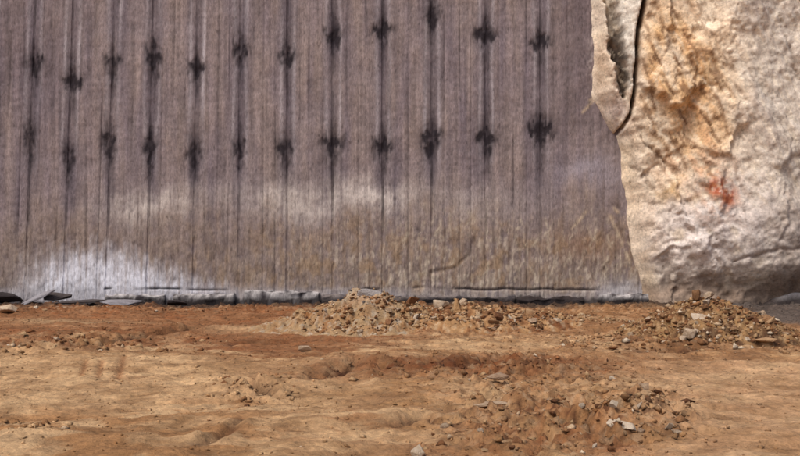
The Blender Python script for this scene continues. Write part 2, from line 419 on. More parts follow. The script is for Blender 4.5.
cw = mix(cw, lin(200, 190, 183), np.clip(lp, 0, 1) * (0.85 + 0.5 * nS + 0.4 * nB))
cw = mix(cw, lin(150, 142, 150), 0.75 * blob(PW, QW, 592, 172, 36, 16))
low = ss(188, 262, PY + 16 * nA + 6 * nV)
cw = mix(cw, lin(142, 126, 113), low * (0.6 + 0.5 * nB))
cw = mix(cw, lin(148, 124, 98), low * 0.45 * ss(0.0, 0.6, fbm(X * 5.0, Z * 1.0, 91, 3)) * ss(150, 230, PX))
cw = mix(cw, lin(182, 168, 152), low * 0.8 * ss(0.05, 0.6, 0.5 * nF + fbm(X * 12, Z * 2.2, 92, 3)) * ss(180, 420, PX))
cw = mix(cw, lin(104, 88, 80), low * 0.6 * ss(0.0, 0.6, fbm(X * 11, Z * 1.6, 93, 3) + 0.3 * nF))
cw = mix(cw, lin(92, 74, 64), 0.75 * blob(PX, PY, 628, 225, 22, 34) * ss(-0.5, 0.3, nB))  # brown shadow beside the outcrop, painted onto the wall
cw = mix(cw, lin(126, 96, 74), 0.6 * blob(PX, PY, 585, 245, 40, 14))
for pts in ([(573, 228), (586, 212)], [(614, 208), (640, 232)], [(590, 100), (602, 92)], [(583, 112), (596, 98)], [(610, 215), (630, 262)]):
    d, _ = segdist(PX, PY, pts); cw = mix(cw, lin(190, 170, 145), 0.75 * np.exp(-(d / 1.5) ** 2) * ss(-0.6, 0.2, nB))
cw = mix(cw, lin(182, 172, 168), 0.8 * blob(PX, PY, 597, 42, 6, 22) * ss(0.0, 0.5, nB) + 0.6 * blob(PX, PY, 593, 65, 5, 18) * ss(0.1, 0.5, nF))
cw = mix(cw, lin(64, 54, 50), 0.38 * np.exp(-(lip / 1.7) ** 2))
rs = random.Random(31)
sel = (PX > 380) & (PX < 648) & (PY > 195) & (PY < 292)
sx, sy = PX[sel] + 1.2 * nB[sel], PY[sel]
acc = np.zeros(sx.shape)
for _ in range(60):
    ax, ay = rs.uniform(395, 640), rs.uniform(208, 280); a_ = rs.gauss(math.pi / 2, 0.45); L_ = rs.uniform(8, 24)
    mx_, my_ = ax + 0.5 * L_ * math.cos(a_) + rs.uniform(-2, 2), ay + 0.5 * L_ * math.sin(a_)
    d, fr = segdist(sx, sy, [(ax, ay), (mx_, my_), (ax + L_ * math.cos(a_ + .2), ay + L_ * math.sin(a_ + .2))])
    acc = np.maximum(acc, rs.uniform(0.45, 0.9) * np.exp(-(d / rs.uniform(0.7, 1.3)) ** 2))
scr = np.zeros_like(X); scr[sel] = acc
ochre = low * ss(0.1, 0.6, fbm(X * 2.0, Z * 1.8, 99, 4)) * ss(200, 300, PX)
cw = mix(cw, lin(148, 122, 92), 0.5 * ochre)
cw = mix(cw, lin(196, 182, 160), 0.7 * scr * ss(-0.6, 0.2, nB))
# rock-flour splash at the foot on the left, thin skirt of it along the wall
top = 252 - 12 * np.exp(-((PX - 98) / 50) ** 2) + 0.34 * np.maximum(0, PX - 135) + 10 * np.abs(perlin(PX * 0.06, 0 * PX, 95)) - 11 * fbm(PX * 0.22, PY * 0.04, 96, 3)
spl = ss(-8, 36, PY - top) * ss(0, 75, PX + 8 * nB) * ss(275, 205, PX + 6 * nB)
cw = mix(cw, lin(212, 212, 220), np.clip(1.15 * spl, 0, 1) * (0.92 + 0.6 * nS + 0.35 * nB))
sk = ss(282 + 4 * nB, 296, PY) * (0.35 + 0.4 * ss(420, 380, PX) + 0.5 * ss(590, 610, PX))
cw = mix(cw, lin(164, 160, 164), sk * (0.9 + 0.4 * nB)); 
cw = mix(cw, lin(172, 167, 168), 0.9 * blob(PX, PY, 625, 288, 26, 9) * (0.9 + 0.6 * nB))
cw = mix(cw, lin(44, 37, 40), np.clip(dirt, 0, 1) * 0.86 * (1 - 0.5 * np.clip(spl, 0, 1)))
cw = cw * 1.06
cw = mix(cw, lin(32, 26, 32), np.clip(stain * (1.25 + 0.35 * nB + 0.3 * nF), 0, 0.95))
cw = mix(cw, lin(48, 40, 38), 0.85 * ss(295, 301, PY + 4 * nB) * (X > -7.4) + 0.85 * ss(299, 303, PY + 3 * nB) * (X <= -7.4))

cw = mix(cw, lin(44, 38, 40), 0.8 * slit)
face = empty('quarry_face', (0, WALL_Y, 0))
tag(face, 'tall sawn granite quarry face with vertical drill grooves and two rows of dark stains', 'rock wall')
cuts = []
for m in MAIN_ALL: cuts += [np.argmin(abs(cols - (m - GW))), np.argmin(abs(cols - (m + GW)))]
cuts = [0] + cuts + [len(cols) - 1]
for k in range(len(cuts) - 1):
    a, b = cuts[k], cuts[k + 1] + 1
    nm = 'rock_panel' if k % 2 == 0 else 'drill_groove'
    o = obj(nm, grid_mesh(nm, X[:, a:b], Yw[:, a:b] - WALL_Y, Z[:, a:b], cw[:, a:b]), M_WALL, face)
# body of the bench behind the face
def boxmesh(name, x0, x1, y0, y1, z0, z1, colr=None):
    bm = bmesh.new(); bmesh.ops.create_cube(bm, size=1)
    for v in bm.verts:
        v.co = ((x0 + x1) / 2 + v.co.x * (x1 - x0), (y0 + y1) / 2 + v.co.y * (y1 - y0), (z0 + z1) / 2 + v.co.z * (z1 - z0))
    me = bpy.data.meshes.new(name); bm.to_mesh(me); bm.free()
    at = me.attributes.new('tint', 'FLOAT_COLOR', 'POINT')
    at.data.foreach_set('color', np.tile(np.append(colr if colr is not None else lin(115, 98, 96), 1), len(me.vertices)).astype(np.float32))
    return me
obj('bench_body', boxmesh('bench_body', U0 + 0.3, 16.5, 0.14, 6, -0.35, 10.45), M_WALL, face)

# low ledge left by the bottom saw cut, broken into blocks
def ledge_block(x0, x1, d, z1, colr, seed):
    nx = max(6, int((x1 - x0) / 0.05)); prof = []
    # profile: top back -> top front -> bottom front
    tp = [(0.03, z1), (-0.5 * d, z1), (-0.9 * d, z1 - 0.01), (-d, z1 - 0.04), (-d, z1 * 0.6), (-d * 0.97, z1 * 0.3), (-d, -0.2)]
    xs_ = np.linspace(x0, x1, nx)
    A = np.zeros((len(tp), nx)); B = np.zeros_like(A); D = np.zeros_like(A)
    for j, (yy, zz) in enumerate(tp):
        A[j] = xs_; B[j] = yy + (0.045 * fbm(xs_ * 2.4, 0 * xs_ + j * 0.5, seed, 4) if j else 0) ; D[j] = zz + (0.055 * fbm(xs_ * 2.2, 0 * xs_ + j * 0.3, seed + 5, 4))
    A = np.concatenate([A[:, :1], A, A[:, -1:]], 1); B = np.concatenate([B[:, :1] * 0 + 0.03, B, B[:, :1] * 0 + 0.03], 1); D = np.concatenate([D[:, :1], D, D[:, -1:]], 1)
    n = fbm(A * 4, D * 6 + B * 3, seed, 3)
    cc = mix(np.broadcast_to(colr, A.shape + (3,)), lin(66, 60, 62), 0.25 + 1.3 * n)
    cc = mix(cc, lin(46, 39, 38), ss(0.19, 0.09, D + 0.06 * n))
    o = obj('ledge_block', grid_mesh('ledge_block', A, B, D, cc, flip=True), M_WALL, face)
r = random.Random(12)
x = -7.35
while x < 6.2:
    L = r.uniform(0.5, 2.6); gap = r.uniform(0.0, 0.35)
    px = 400 + 40 * (x + L / 2)
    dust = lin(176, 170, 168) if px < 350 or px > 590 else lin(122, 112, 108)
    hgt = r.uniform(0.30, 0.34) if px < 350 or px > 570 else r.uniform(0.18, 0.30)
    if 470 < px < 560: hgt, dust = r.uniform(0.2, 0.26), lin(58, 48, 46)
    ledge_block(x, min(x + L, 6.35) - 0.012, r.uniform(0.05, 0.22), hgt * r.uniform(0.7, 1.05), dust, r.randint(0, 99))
    x += L + gap

# ------------------------------------------------------------------ weathered outcrop on the right
OD = 24.3                          # mean distance of its face, used to place the marks on it
ox = np.arange(4.55, 17.0, 0.035); oz = np.arange(-0.3, 10.4, 0.035)
OX, OZ = np.meshgrid(ox, oz)
QX, QY = 400 + F * OX / OD, 228 - F * (OZ - CAM_Z) / OD
EDGE = [(600, -200), (600, -60), (598, 0), (600, 30), (603, 60), (600, 90), (606, 104), (615, 122), (623, 134), (629, 160), (634, 190), (637, 225), (643, 258), (650, 285), (654, 312)]
ez = np.array([e[1] for e in EDGE], float); ex = np.array([e[0] for e in EDGE], float)
left = np.interp(QY, ez, ex) + 3.0 * fbm(QY * 0.035, QY * 0 + 1.3, 101, 2)
s = QX - left                        # pixels inside the outcrop
n1 = fbm(OX * 0.5, OZ * 0.5, 102, 4); n2 = fbm(OX * 1.7, OZ * 1.4, 103, 5); n3 = fbm(OX * 6, OZ * 5, 104, 4)
rot = math.radians(62)
RA, RB = OX * math.cos(rot) - OZ * math.sin(rot), OX * math.sin(rot) + OZ * math.cos(rot)
nd = fbm(RA * 0.45, RB * 3.2, 105, 4)   # streaks running down to the right
nd = fbm((OX * 0.85 + OZ * 0.5) * 3.0, (OZ * 0.85 - OX * 0.5) * 0.7, 105, 4)
fL, eL = facets(OX + 0.25 * n2, (OZ * 0.7) + 0.25 * n1, 1.15, 111, 0.20, 0.14)
fM, eM = facets(OX + 0.12 * n3 + 0.2 * n2, OZ * 0.8 + 0.2 * n1, 0.42, 112, 0.22, 0.05)
fS, eS = facets(OX + 0.05 * n3, OZ + 0.05 * n2, 0.16, 113, 0.20, 0.02)
D = 0.42 * ss(-2, 16, s) + 0.45 * ss(6, 75, s) + 0.35 * ss(60, 150, s) - 0.0045 * np.maximum(0, s - 140) - 0.35 * ss(-1, -8, s)
body = ss(2, 30, s)
right = ss(700, 760, QX)
D = D + body * (0.14 * n1 + 0.03 * n2 + 0.012 * n3 + 0.05 * nd) + ss(0, 12, s) * ((0.6 - 0.4 * right) * fL * ss(0, .14, eL) + (0.32 - 0.2 * right) * fM * ss(0, .18, eM) + 0.45 * fS * ss(0, .25, eS))
# bulging rounded boulder face low down, then the undercut foot
bul = blob(QX, QY, 705, 232, 62, 52)
D = D + 0.16 * bul
foot = ss(262, 300, QY + 5 * n2) * ss(690, 770, QX)
D = D - 0.34 * foot - 0.25 * ss(235, 300, QY) * ss(640, 680, QX) + 0.12 * ss(286, 310, QY) * ss(780, 700, QX)
D = D - 0.004 * np.maximum(0, QX - 745) * ss(180, 300, QY)
# the split flakes at the top left corner: dark recess, pale tongue, long crack
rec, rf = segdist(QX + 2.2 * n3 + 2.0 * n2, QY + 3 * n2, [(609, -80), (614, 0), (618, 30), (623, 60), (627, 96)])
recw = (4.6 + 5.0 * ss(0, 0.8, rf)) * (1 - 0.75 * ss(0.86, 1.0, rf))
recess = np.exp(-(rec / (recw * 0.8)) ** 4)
D = D - 0.40 * recess
tong = (QX > 612 + 0.13 * np.maximum(QY, -100)) & (QX < 645 - 0.09 * QY)
tong_m = ss(0, 4, QX - (617 + 0.125 * QY)) * ss(0, 4, (644 - 0.11 * QY) - QX) * ss(108, 96, QY)
D = D * (1 - 0.8 * tong_m) + 0.8 * tong_m * (0.62 + 0.012 * (QX - 630) + 0.03 * n3)
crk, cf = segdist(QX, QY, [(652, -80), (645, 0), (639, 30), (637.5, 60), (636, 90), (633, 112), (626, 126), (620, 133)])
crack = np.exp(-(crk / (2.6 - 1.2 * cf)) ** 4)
D = D - 0.45 * crack * (1.1 - 0.5 * cf)
ton2 = blob(QX, QY, 620, 110, 11, 18)
D = D * (1 - 0.7 * ton2 * (crack < 0.3)) + 0.7 * ton2 * (crack < 0.3) * (0.42 + 0.02 * n3)
CR2 = [([(641, 128), (646, 140), (660, 155), (673, 168)], 1.3, 0.10), ([(672, 15), (690, 50), (697, 75), (701, 82)], 1.2, 0.06), ([(655, 20), (668, 45)], 1.0, 0.05),
       ([(688, 60), (697, 78), (703, 86)], 2.2, 0.10), ([(775, 20), (790, 60), (800, 80)], 1.5, 0.06), ([(640, 160), (650, 185), (656, 205)], 1.0, 0.04), ([(715, 45), (712, 65)], 3, 0.05),
       ([(730, 262), (760, 252), (800, 245)], 1.5, 0.08), ([(650, 205), (690, 200)], 1.6, 0.03)]
ck2 = np.zeros_like(OX)
for pts, wd, dp in CR2:
    d, _ = segdist(QX + 2.5 * n3, QY + 2.5 * n2, pts); e = np.exp(-(d / wd) ** 2); ck2 = np.maximum(ck2, e * min(1, dp * 9)); D = D - 0.6 * dp * e
OY = WALL_Y - D
# --- colour
co_ = np.broadcast_to(lin(206, 192, 174), OX.shape + (3,)).copy()
co_ = mix(co_, lin(222, 210, 194), 0.4 + 0.9 * n1 + 0.4 * n2)
orange = 1.2 * blob(QX, QY, 676, 85, 38, 85) + 0.6 * blob(QX, QY, 712, 120, 26, 60) + 0.35 * blob(QX, QY, 660, 60, 20, 60)
co_ = mix(co_, lin(204, 168, 124), np.clip(1.15 * orange, 0, 1) * (0.85 + 0.4 * nd))
co_ = mix(co_, lin(172, 126, 84), np.clip(orange, 0, 1) * 0.6 * ss(0.1, 0.8, nd + 0.5 * n3))
co_ = mix(co_, lin(176, 134, 98), 0.55 * blob(QX, QY, 698, 150, 36, 45) * ss(0.0, 0.6, n2 + 0.5 * nd))
co_ = mix(co_, lin(222, 208, 186), 0.8 * blob(QX, QY, 655, 130, 12, 30) * ss(-0.3, 0.3, n3) + 0.8 * blob(QX, QY, 702, 25, 14, 22) + 0.5 * blob(QX, QY, 745, 110, 24, 60) * ss(-0.3, 0.4, n2))
grey = ss(715, 770, QX + 14 * n2 + 8 * n1)
co_ = mix(co_, lin(204, 193, 180), grey * (0.7 + 0.5 * n2))
co_ = mix(co_, lin(166, 152, 141), grey * ss(0.0, 0.7, n1 + 0.4 * n3 + 0.2 + 0.5 * nd) * 0.75)
co_ = mix(co_, lin(124, 110, 100), 0.75 * ss(748, 800, QX + 14 * n1) * ss(90, 250, QY) * (0.7 + 0.5 * n2))  # shade on the lower right, painted into the rock colour
co_ = mix(co_, lin(212, 190, 160), 0.75 * ss(16, 2, s) * ss(130, 150, QY))
co_ = mix(co_, lin(194, 162, 116), 0.8 * blob(QX, QY, 655, 240, 13, 40) * ss(-0.4, 0.4, n2) + 0.8 * blob(QX, QY, 675, 192, 26, 14))
co_ = mix(co_, lin(202, 192, 186), np.clip(1.2 * bul, 0, 1) * 0.85 * ss(-0.8, 0.0, n2))
co_ = mix(co_, lin(132, 120, 118), 0.8 * (blob(QX, QY, 718, 233, 8, 8) + 0.8 * blob(QX, QY, 662, 256, 9, 8) + 0.6 * blob(QX, QY, 745, 258, 10, 10)) * ss(-0.5, 0.3, n3))
co_ = mix(co_, lin(150, 62, 34), 0.95 * np.clip(1.6 * np.maximum(blob(QX, QY, 712, 188, 8, 9), blob(QX, QY, 722, 197, 8, 9)), 0, 1) * ss(-0.7, 0.0, n3))
co_ = mix(co_, lin(172, 122, 84), 0.55 * (blob(QX, QY, 712, 195, 22, 26) + 0.6 * blob(QX, QY, 706, 172, 14, 12)) * ss(-0.2, 0.4, n3))
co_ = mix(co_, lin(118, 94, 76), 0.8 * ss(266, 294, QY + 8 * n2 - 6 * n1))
co_ = mix(co_, lin(172, 142, 112), 0.7 * blob(QX, QY, 606, 65, 9, 45))
co_ = mix(co_, lin(205, 198, 186), 0.9 * tong_m)
co_ = mix(co_, lin(168, 152, 146), 0.8 * blob(QX, QY, 620, 110, 12, 18))
co_ = mix(co_, lin(42, 30, 24), 0.95 * np.maximum(recess * (0.55 + 0.45 * ss(0.3, 0.6, rf)), crack) * ss(140, 110, QY))  # shade inside recess and crack, darkened by colour
co_ = mix(co_, lin(96, 70, 52), 0.6 * ck2)
acr, alo = OX * 0.9 + OZ * 0.45, OZ * 0.9 - OX * 0.45
dash = fbm(acr * 8, alo * 1.8, 107, 3)
co_ = mix(co_, lin(120, 88, 62), 0.85 * ss(0.15, 0.5, dash) * (0.25 + 0.75 * np.clip(orange, 0, 1)) * ss(215, 190, QY))
co_ = mix(co_, lin(216, 200, 176), 0.5 * ss(0.2, 0.6, -dash) * ss(215, 190, QY))
co_ = co_ * (1.16 + 0.15 * n3 + 0.14 * nd + 0.10 * fbm(OX * 12, OZ * 8, 106, 3))[..., None]

crop = empty('rock_outcrop', (5.0, WALL_Y, 0))
tag(crop, 'rugged cream and orange weathered rock outcrop beside the sawn quarry face', 'rock outcrop')
def fc(A): return A[:-1, :-1]
q, qx, qy = fc(s), fc(QX), fc(QY)
crackx = fc(np.interp(QY, [-80, 0, 30, 60, 90, 112, 126, 133], [652, 645, 639, 637.5, 636, 633, 626, 620]))
recx = fc(np.interp(QY, [-80, 0, 30, 60, 88], [609, 614, 618, 623, 626]))
reg = np.full(q.shape, 1)                                   # 1 main face
reg[(qx > fc(728 + 14 * n2)) ] = 2                             # grey right face
reg[(qy > fc(204 + 8 * n2)) & (qx <= fc(762 + 10 * n2)) & (qx > 638)] = 3  # bulging lower face
reg[(qy < 133) & (qx < crackx)] = 4                          # split flake
reg[(qy < 88) & (qx < crackx) & (qx > recx)] = 5              # pale tongue
reg[(qy > fc(280 + 6 * n2 + 0 * QX))] = 6                      # undercut foot
vis = q > -12
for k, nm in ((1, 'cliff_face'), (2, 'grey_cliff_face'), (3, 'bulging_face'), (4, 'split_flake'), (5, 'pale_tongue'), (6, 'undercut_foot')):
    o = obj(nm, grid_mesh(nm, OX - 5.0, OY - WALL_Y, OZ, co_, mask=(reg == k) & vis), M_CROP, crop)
    if k == 1: o['label'] = 'orange and cream streaked face with a rust red patch'
    if k == 5: o['label'] = 'pale grey wedge of rock between two dark cracks'
# pale block in the shade at the foot of the outcrop
def foot_ledge():
    xs_ = np.linspace(8.4, 12.5, 60); prof = [(0.3, 0.30), (-0.05, 0.30), (-0.12, 0.27), (-0.14, 0.12), (-0.12, -0.15)]
    A = np.zeros((5, 60)); B = A.copy(); E = A.copy()
    for j, (yy, zz) in enumerate(prof):
        A[j] = xs_; B[j] = 24.55 + yy + 0.05 * fbm(xs_ * 1.5, xs_ * 0 + j * .4, 7, 3); E[j] = zz + 0.03 * fbm(xs_ * 1.8, xs_ * 0 + j * .3, 9, 3)
    E = E * ss(8.5, 9.7, A) - 0.1 * ss(9.4, 8.5, A)
    cc = mix(np.broadcast_to(lin(168, 160, 156), A.shape + (3,)), lin(80, 70, 66), ss(0.24, 0.12, E))
    obj('foot_ledge', grid_mesh('foot_ledge', A - 5.0, B - WALL_Y, E, cc, flip=True), M_CROP, crop)
foot_ledge()

# ------------------------------------------------------------------ rubble heaps
def heap_fn(cx, cy, rx, ry, h, seed, power=1.25):
    def f(x, y):
        x = np.asarray(x, float); y = np.asarray(y, float)
        a = np.arctan2((y - cy) / ry, (x - cx) / rx)
        rr = np.hypot((x - cx) / rx, (y - cy) / ry) / (1 + 0.16 * fbm(np.cos(a) * 1.3 + seed, np.sin(a) * 1.3, seed, 2))
        prof = np.maximum(0, 1 - rr) ** power * (1 + 0.0 * rr)
        prof = h * np.minimum(prof * 1.15, 1 - 0.3 * rr)
        fa, ea = facets(x + 0.1 * perlin(x * 4, y * 4, seed), y + 0.1 * perlin(x * 4, y * 4, seed + 1), 0.22, seed + 50, 0.3, 0.045)
        fb, eb = facets(x, y, 0.09, seed + 51, 0.3, 0.018)
        e = ss(1.0, 0.75, rr)
        lump = e * (fa * ss(0, .3, ea) + fb * ss(0, .3, eb) + 0.05 * fbm(x * 2.5, y * 2.5, seed, 3))
        return prof + lump, rr
    return f
HEAPS = {
    'cone': dict(f=heap_fn(-0.62, 18.6, 2.1, 1.4, 0.56, 3, 1.35), b=(-3.2, 2.0, 16.7, 20.5)),
    'ridge': dict(f=heap_fn(1.3, 18.5, 2.1, 0.95, 0.36, 5, 0.8), b=(-1.3, 4.0, 17.2, 19.9)),
    'tall': dict(f=heap_fn(5.38, 17.35, 1.65, 1.35, 0.62, 9, 0.85), b=(3.0, 7.8, 15.5, 19.2)),
}
def heap_z(k, x, y):
    hz, rr = HEAPS[k]['f'](x, y)
    return ground_h(x, y) + hz - 0.07 * ss(0.93, 1.02, rr), rr
LBL = {'cone': ('pale conical heap of rubble and soil in front of the wall foot', lin(178, 146, 108), lin(150, 104, 64), lin(186, 168, 146)),
       'ridge': ('low ridge of broken stone running off the conical heap', lin(184, 142, 98), lin(146, 92, 54), lin(206, 176, 140)),
       'tall': ('brown rubble heap with blocks on top below the outcrop', lin(166, 128, 86), lin(112, 76, 48), lin(190, 156, 116))}
for k in HEAPS:
    x0, x1, y0, y1 = HEAPS[k]['b']
    hx, hy = np.meshgrid(np.arange(x0, x1, 0.03), np.arange(y0, y1, 0.03))
    hz, rr = heap_z(k, hx, hy)
    hz = np.where(rr > 1.02, ground_h(hx, hy) - 0.05, hz)
    _, base_c, dk, lt = LBL[k]
    m1, m2 = fbm(hx * 3, hy * 4, 121, 4), fbm(hx * 9, hy * 11, 122, 3)
    cc = mix(np.broadcast_to(base_c, hx.shape + (3,)), dk, 0.35 + 0.9 * m1)
    cc = mix(cc, lt, 0.85 * ss(0.1, 0.6, m2) + (0.5 * ss(0.45, 0.0, rr) if k == 'cone' else 0))
    if k == 'tall': cc = mix(cc, lin(74, 50, 36), 0.75 * ss(16.75, 16.35, hy) * ss(-0.4, 0.3, m1))
    if k == 'ridge': cc = mix(cc, lin(90, 54, 32), 0.6 * ss(0, .5, m1))
    cc = cc * (0.88 + 0.14 * m1)[..., None]
    bx, by = (x0 + x1) / 2, (y0 + y1) / 2
    me = grid_mesh('rubble_heap', hx - bx, hy - by, hz, cc, mask=fc(rr) < 1.06)
    o = obj('rubble_heap', me, M_SOIL); o.location = (bx, by, 0)
    tag(o, LBL[k][0], 'rubble heap')

def surf(x, y):
    z = float(ground_h(np.array([x]), np.array([y]))[0])
    for k in HEAPS:
        x0, x1, y0, y1 = HEAPS[k]['b']
        if x0 < x < x1 and y0 < y < y1:
            hz, rr = heap_z(k, np.array([x]), np.array([y]))
            if rr[0] < 1: z = max(z, float(hz[0]))
    return z
def surf_a(x, y):
    z = ground_h(x, y)
    for k in HEAPS:
        hz, rr = heap_z(k, x, y); z = np.where(rr < 1, np.maximum(z, hz), z)
    return z

# ------------------------------------------------------------------ stones
def stone_mesh(seed, flat=1.0, box=0.0, bevel=0.08):
    r = random.Random(seed); bm = bmesh.new()
    n = 13
    for i in range(n):
        v = [r.gauss(0, 1) for _ in range(3)]
        if box:
            mx = max(abs(c) for c in v); sp = math.sqrt(sum(c * c for c in v))
            v = [c / (mx * box + sp * (1 - box)) for c in v]
        else:
            sp = math.sqrt(sum(c * c for c in v)); v = [c / sp for c in v]
        q_ = r.uniform(0.82, 1.0)
        bm.verts.new((v[0] * q_, v[1] * q_ * 0.85, v[2] * q_ * 0.75 * flat))
    bmesh.ops.convex_hull(bm, input=bm.verts)
    for v in [v for v in bm.verts if not v.link_faces]: bm.verts.remove(v)
    bmesh.ops.dissolve_limit(bm, angle_limit=0.30, verts=bm.verts, edges=bm.edges)
    bmesh.ops.bevel(bm, geom=list(bm.edges), offset=bevel, segments=1, affect='EDGES', clamp_overlap=True)
    bmesh.ops.triangulate(bm, faces=bm.faces)
    me = bpy.data.meshes.new('stone'); bm.to_mesh(me); bm.free()
    return me
STONES = {}
def stone_variants(mat, key):
    L = []
    for sd in range(9):
        me = stone_mesh(100 + sd, flat=(1, 1, 0.7, 1, 0.55, 0.9, 1, 0.65, 1.1)[sd], box=0.75 if sd % 2 else 0.3)
        me.materials.append(mat); L.append(me)
    STONES[key] = L
for mt, key in ((M_PALE, 'pale'), (M_TAN, 'tan'), (M_RUST, 'rust'), (M_GREY, 'grey'), (M_DUST, 'dust'), (M_DARK, 'dark')): stone_variants(mt, key)

def stone(x, y, size, key, label, group=None, var=None, scale=(1, 1, 1), rot=None, sink=0.25, cat='stone', name='stone'):
    me = STONES[key][rng.integers(9) if var is None else var]
    o = bpy.data.objects.new(name, me); C.objects.link(o)
    s_ = size / 2
    o.scale = (s_ * scale[0], s_ * scale[1], s_ * scale[2])
    o.rotation_euler = rot or (rng.normal(0, 0.35), rng.normal(0, 0.35), rng.uniform(0, 6.28))
    o.location = (x, y, surf(x, y) + s_ * scale[2] * 0.75 * (1 - 2 * sink))
    return tag(o, label, cat, group)

def visible_xy(px, py): return p2g(px, py)

# named single stones
def at_px(px, py, y):   # a point seen at this pixel at a known distance
    return (px - 400) / F * y
stone(at_px(697, 0, 17.3), 17.3, 0.26, 'tan', 'upright tan block crowning the tall brown heap', var=1, scale=(.7, .7, 1.2), sink=0.12, rot=(0.05, -0.1, 0.3))
stone(at_px(709, 0, 17.35), 17.35, 0.26, 'pale', 'pale block crowning the tall brown heap beside an upright tan block', var=3, scale=(.9, .8, .95), sink=0.05, rot=(0.1, 0.1, 0.9))
stone(at_px(702, 0, 16.75), 16.75, 0.34, 'pale', 'pinkish pale block lying midway down the tall brown heap', var=5, scale=(1.2, .8, .7), sink=0.2, rot=(0.1, 0.15, 0.2))
stone(at_px(691, 0, 16.2), 16.2, 0.27, 'pale', 'white block low on the slope of the tall brown heap', var=1, sink=0.2, rot=(0.2, 0.1, 0.5))
stone(at_px(681, 0, 16.1), 16.1, 0.20, 'pale', 'small white block low on the tall brown heap beside a larger white block', var=7, sink=0.2)
stone(at_px(765, 0, 16.05), 16.05, 0.38, 'tan', 'flat tan slab at the skirt of the tall brown heap', var=4, scale=(1.3, .8, .5), sink=0.15, rot=(0.05, 0, 0.1))
X0, Y0 = p2g(497, 386); stone(X0, Y0, 0.30, 'pale', 'flat cream stone lying alone beyond the rough churned ground', var=4, scale=(1.15, .9, .75), sink=0.15, rot=(0.12, 0, 0.1))
X0, Y0 = p2g(492, 406); stone(X0, Y0, 0.36, 'pale', 'long thin cream slab sunk in the churned ground', var=2, scale=(1.4, .6, .35), sink=0.2, rot=(0.05, 0, 0.05))
X0, Y0 = p2g(306, 352); stone(X0, Y0, 0.22, 'pale', 'white stone alone on the packed earth in front of the conical heap', var=3, scale=(1.2, .8, .8), sink=0.15)
stone(at_px(372, 0, 18.5), 18.5, 0.50, 'grey', 'grey boulder half buried at the peak of the conical heap', var=8, scale=(1.3, .8, .6), sink=0.3, rot=(0, 0.1, 0.2))
stone(at_px(441, 0, 18.5), 18.5, 0.30, 'pale', 'large pale block on the crest of the low ridge', var=1, scale=(1.2, .9, .8), sink=0.15, rot=(0.1, 0.1, 0.2))
stone(at_px(463, 0, 18.55), 18.55, 0.27, 'pale', 'upright pale block on the crest of the low ridge', var=6, scale=(.9, .9, 1.1), sink=0.15, rot=(0.1, -0.2, 0.9))
X0, Y0 = p2g(516, 318); stone(X0, Y0, 0.55, 'pale', 'thin pale slab lying between the low ridge and the wall', var=4, scale=(1.3, .7, .4), sink=0.2, rot=(0, 0, 0.1))
X0, Y0 = p2g(622, 436); stone(X0, Y0, 0.42, 'pale', 'pale pointed slab edging the foreground lump of earth', var=2, scale=(.8, .5, .4), sink=0.3, rot=(0.25, 0.2, -0.5))
X0, Y0 = p2g(8, 315); stone(X0, Y0, 0.6, 'pale', 'blunt pale boulder by the dusty foot of the wall', var=3, scale=(.9, .9, .6), sink=0.25)
X0, Y0 = p2g(418, 452); stone(X0, Y0, 0.14, 'pale', 'small pale cobble at the near end of the churned ground', var=3, sink=0.2)
X0, Y0 = p2g(645, 405); stone(X0, Y0, 0.20, 'tan', 'brown cobble on top of the foreground lump of earth', var=3, sink=0.2)

CN = {'pale': 'pale', 'tan': 'tan', 'rust': 'dark brown', 'grey': 'grey'}
def scatter(n, gen, sizes, keys, label, group, sink=(0.15, 0.4)):
    for i in range(n):
        x_, y_ = gen()
        key = keys[rng.integers(len(keys))]; big = rng.random() > 0.8; fl = rng.uniform(.5, 1.0)
        lab = ('larger ' if big else 'small ') + CN[key] + (' flat ' if fl < 0.66 else ' blocky ') + label
        stone(x_, y_, rng.uniform(*sizes) * (1.45 if big else 0.95), key, lab, group,
              scale=(rng.uniform(.85, 1.3), rng.uniform(.7, 1.0), fl), sink=rng.uniform(*sink))
def on_heap(cx, cy, rx, ry, front=0.75):
    def g():
        while True:
            a, b = rng.uniform(-1, 1), rng.uniform(-1, 1)
            if a * a + b * b < 0.95 and (b < 0.15 or rng.random() > front): return cx + a * rx, cy + b * ry
    return g
def in_px(x0, x1, y0, y1):
    def g():
        while True:
            px, py = rng.uniform(x0, x1), rng.uniform(y0, y1)
            if rng.random() < 0.02 + 1.1 * rough_mask(np.array([px]), np.array([py]))[0]: return p2g(px, py)
    return g
scatter(34, on_heap(-0.62, 18.6, 1.3, 1.15), (0.09, 0.19), ['tan', 'pale', 'grey', 'rust', 'tan'], 'stone half bedded in the pale conical heap', 'stones bedded in the conical heap')
scatter(62, on_heap(1.25, 18.4, 1.7, 0.8), (0.10, 0.22), ['tan', 'pale', 'tan', 'rust', 'pale'], 'stone lying on the low ridge', 'stones on the low ridge')
scatter(82, on_heap(5.38, 17.2, 1.55, 1.25), (0.08, 0.20), ['tan', 'tan', 'rust', 'pale', 'rust'], 'stone lying on the tall rubble heap', 'stones on the tall heap')
scatter(56, in_px(430, 650, 374, 455), (0.05, 0.13), ['tan', 'rust', 'tan', 'rust', 'pale'], 'cobble bedded in the churned reddish ground', 'cobbles in the churned ground')
scatter(16, in_px(610, 690, 398, 440), (0.05, 0.13), ['tan', 'pale', 'tan'], 'cobble bedded in the foreground lump of earth', 'cobbles in the lump of earth')
scatter(22, in_px(0, 300, 308, 345), (0.07, 0.2), ['tan', 'pale', 'rust'], 'stone on the red soil along the wall foot', 'stones on the red soil')

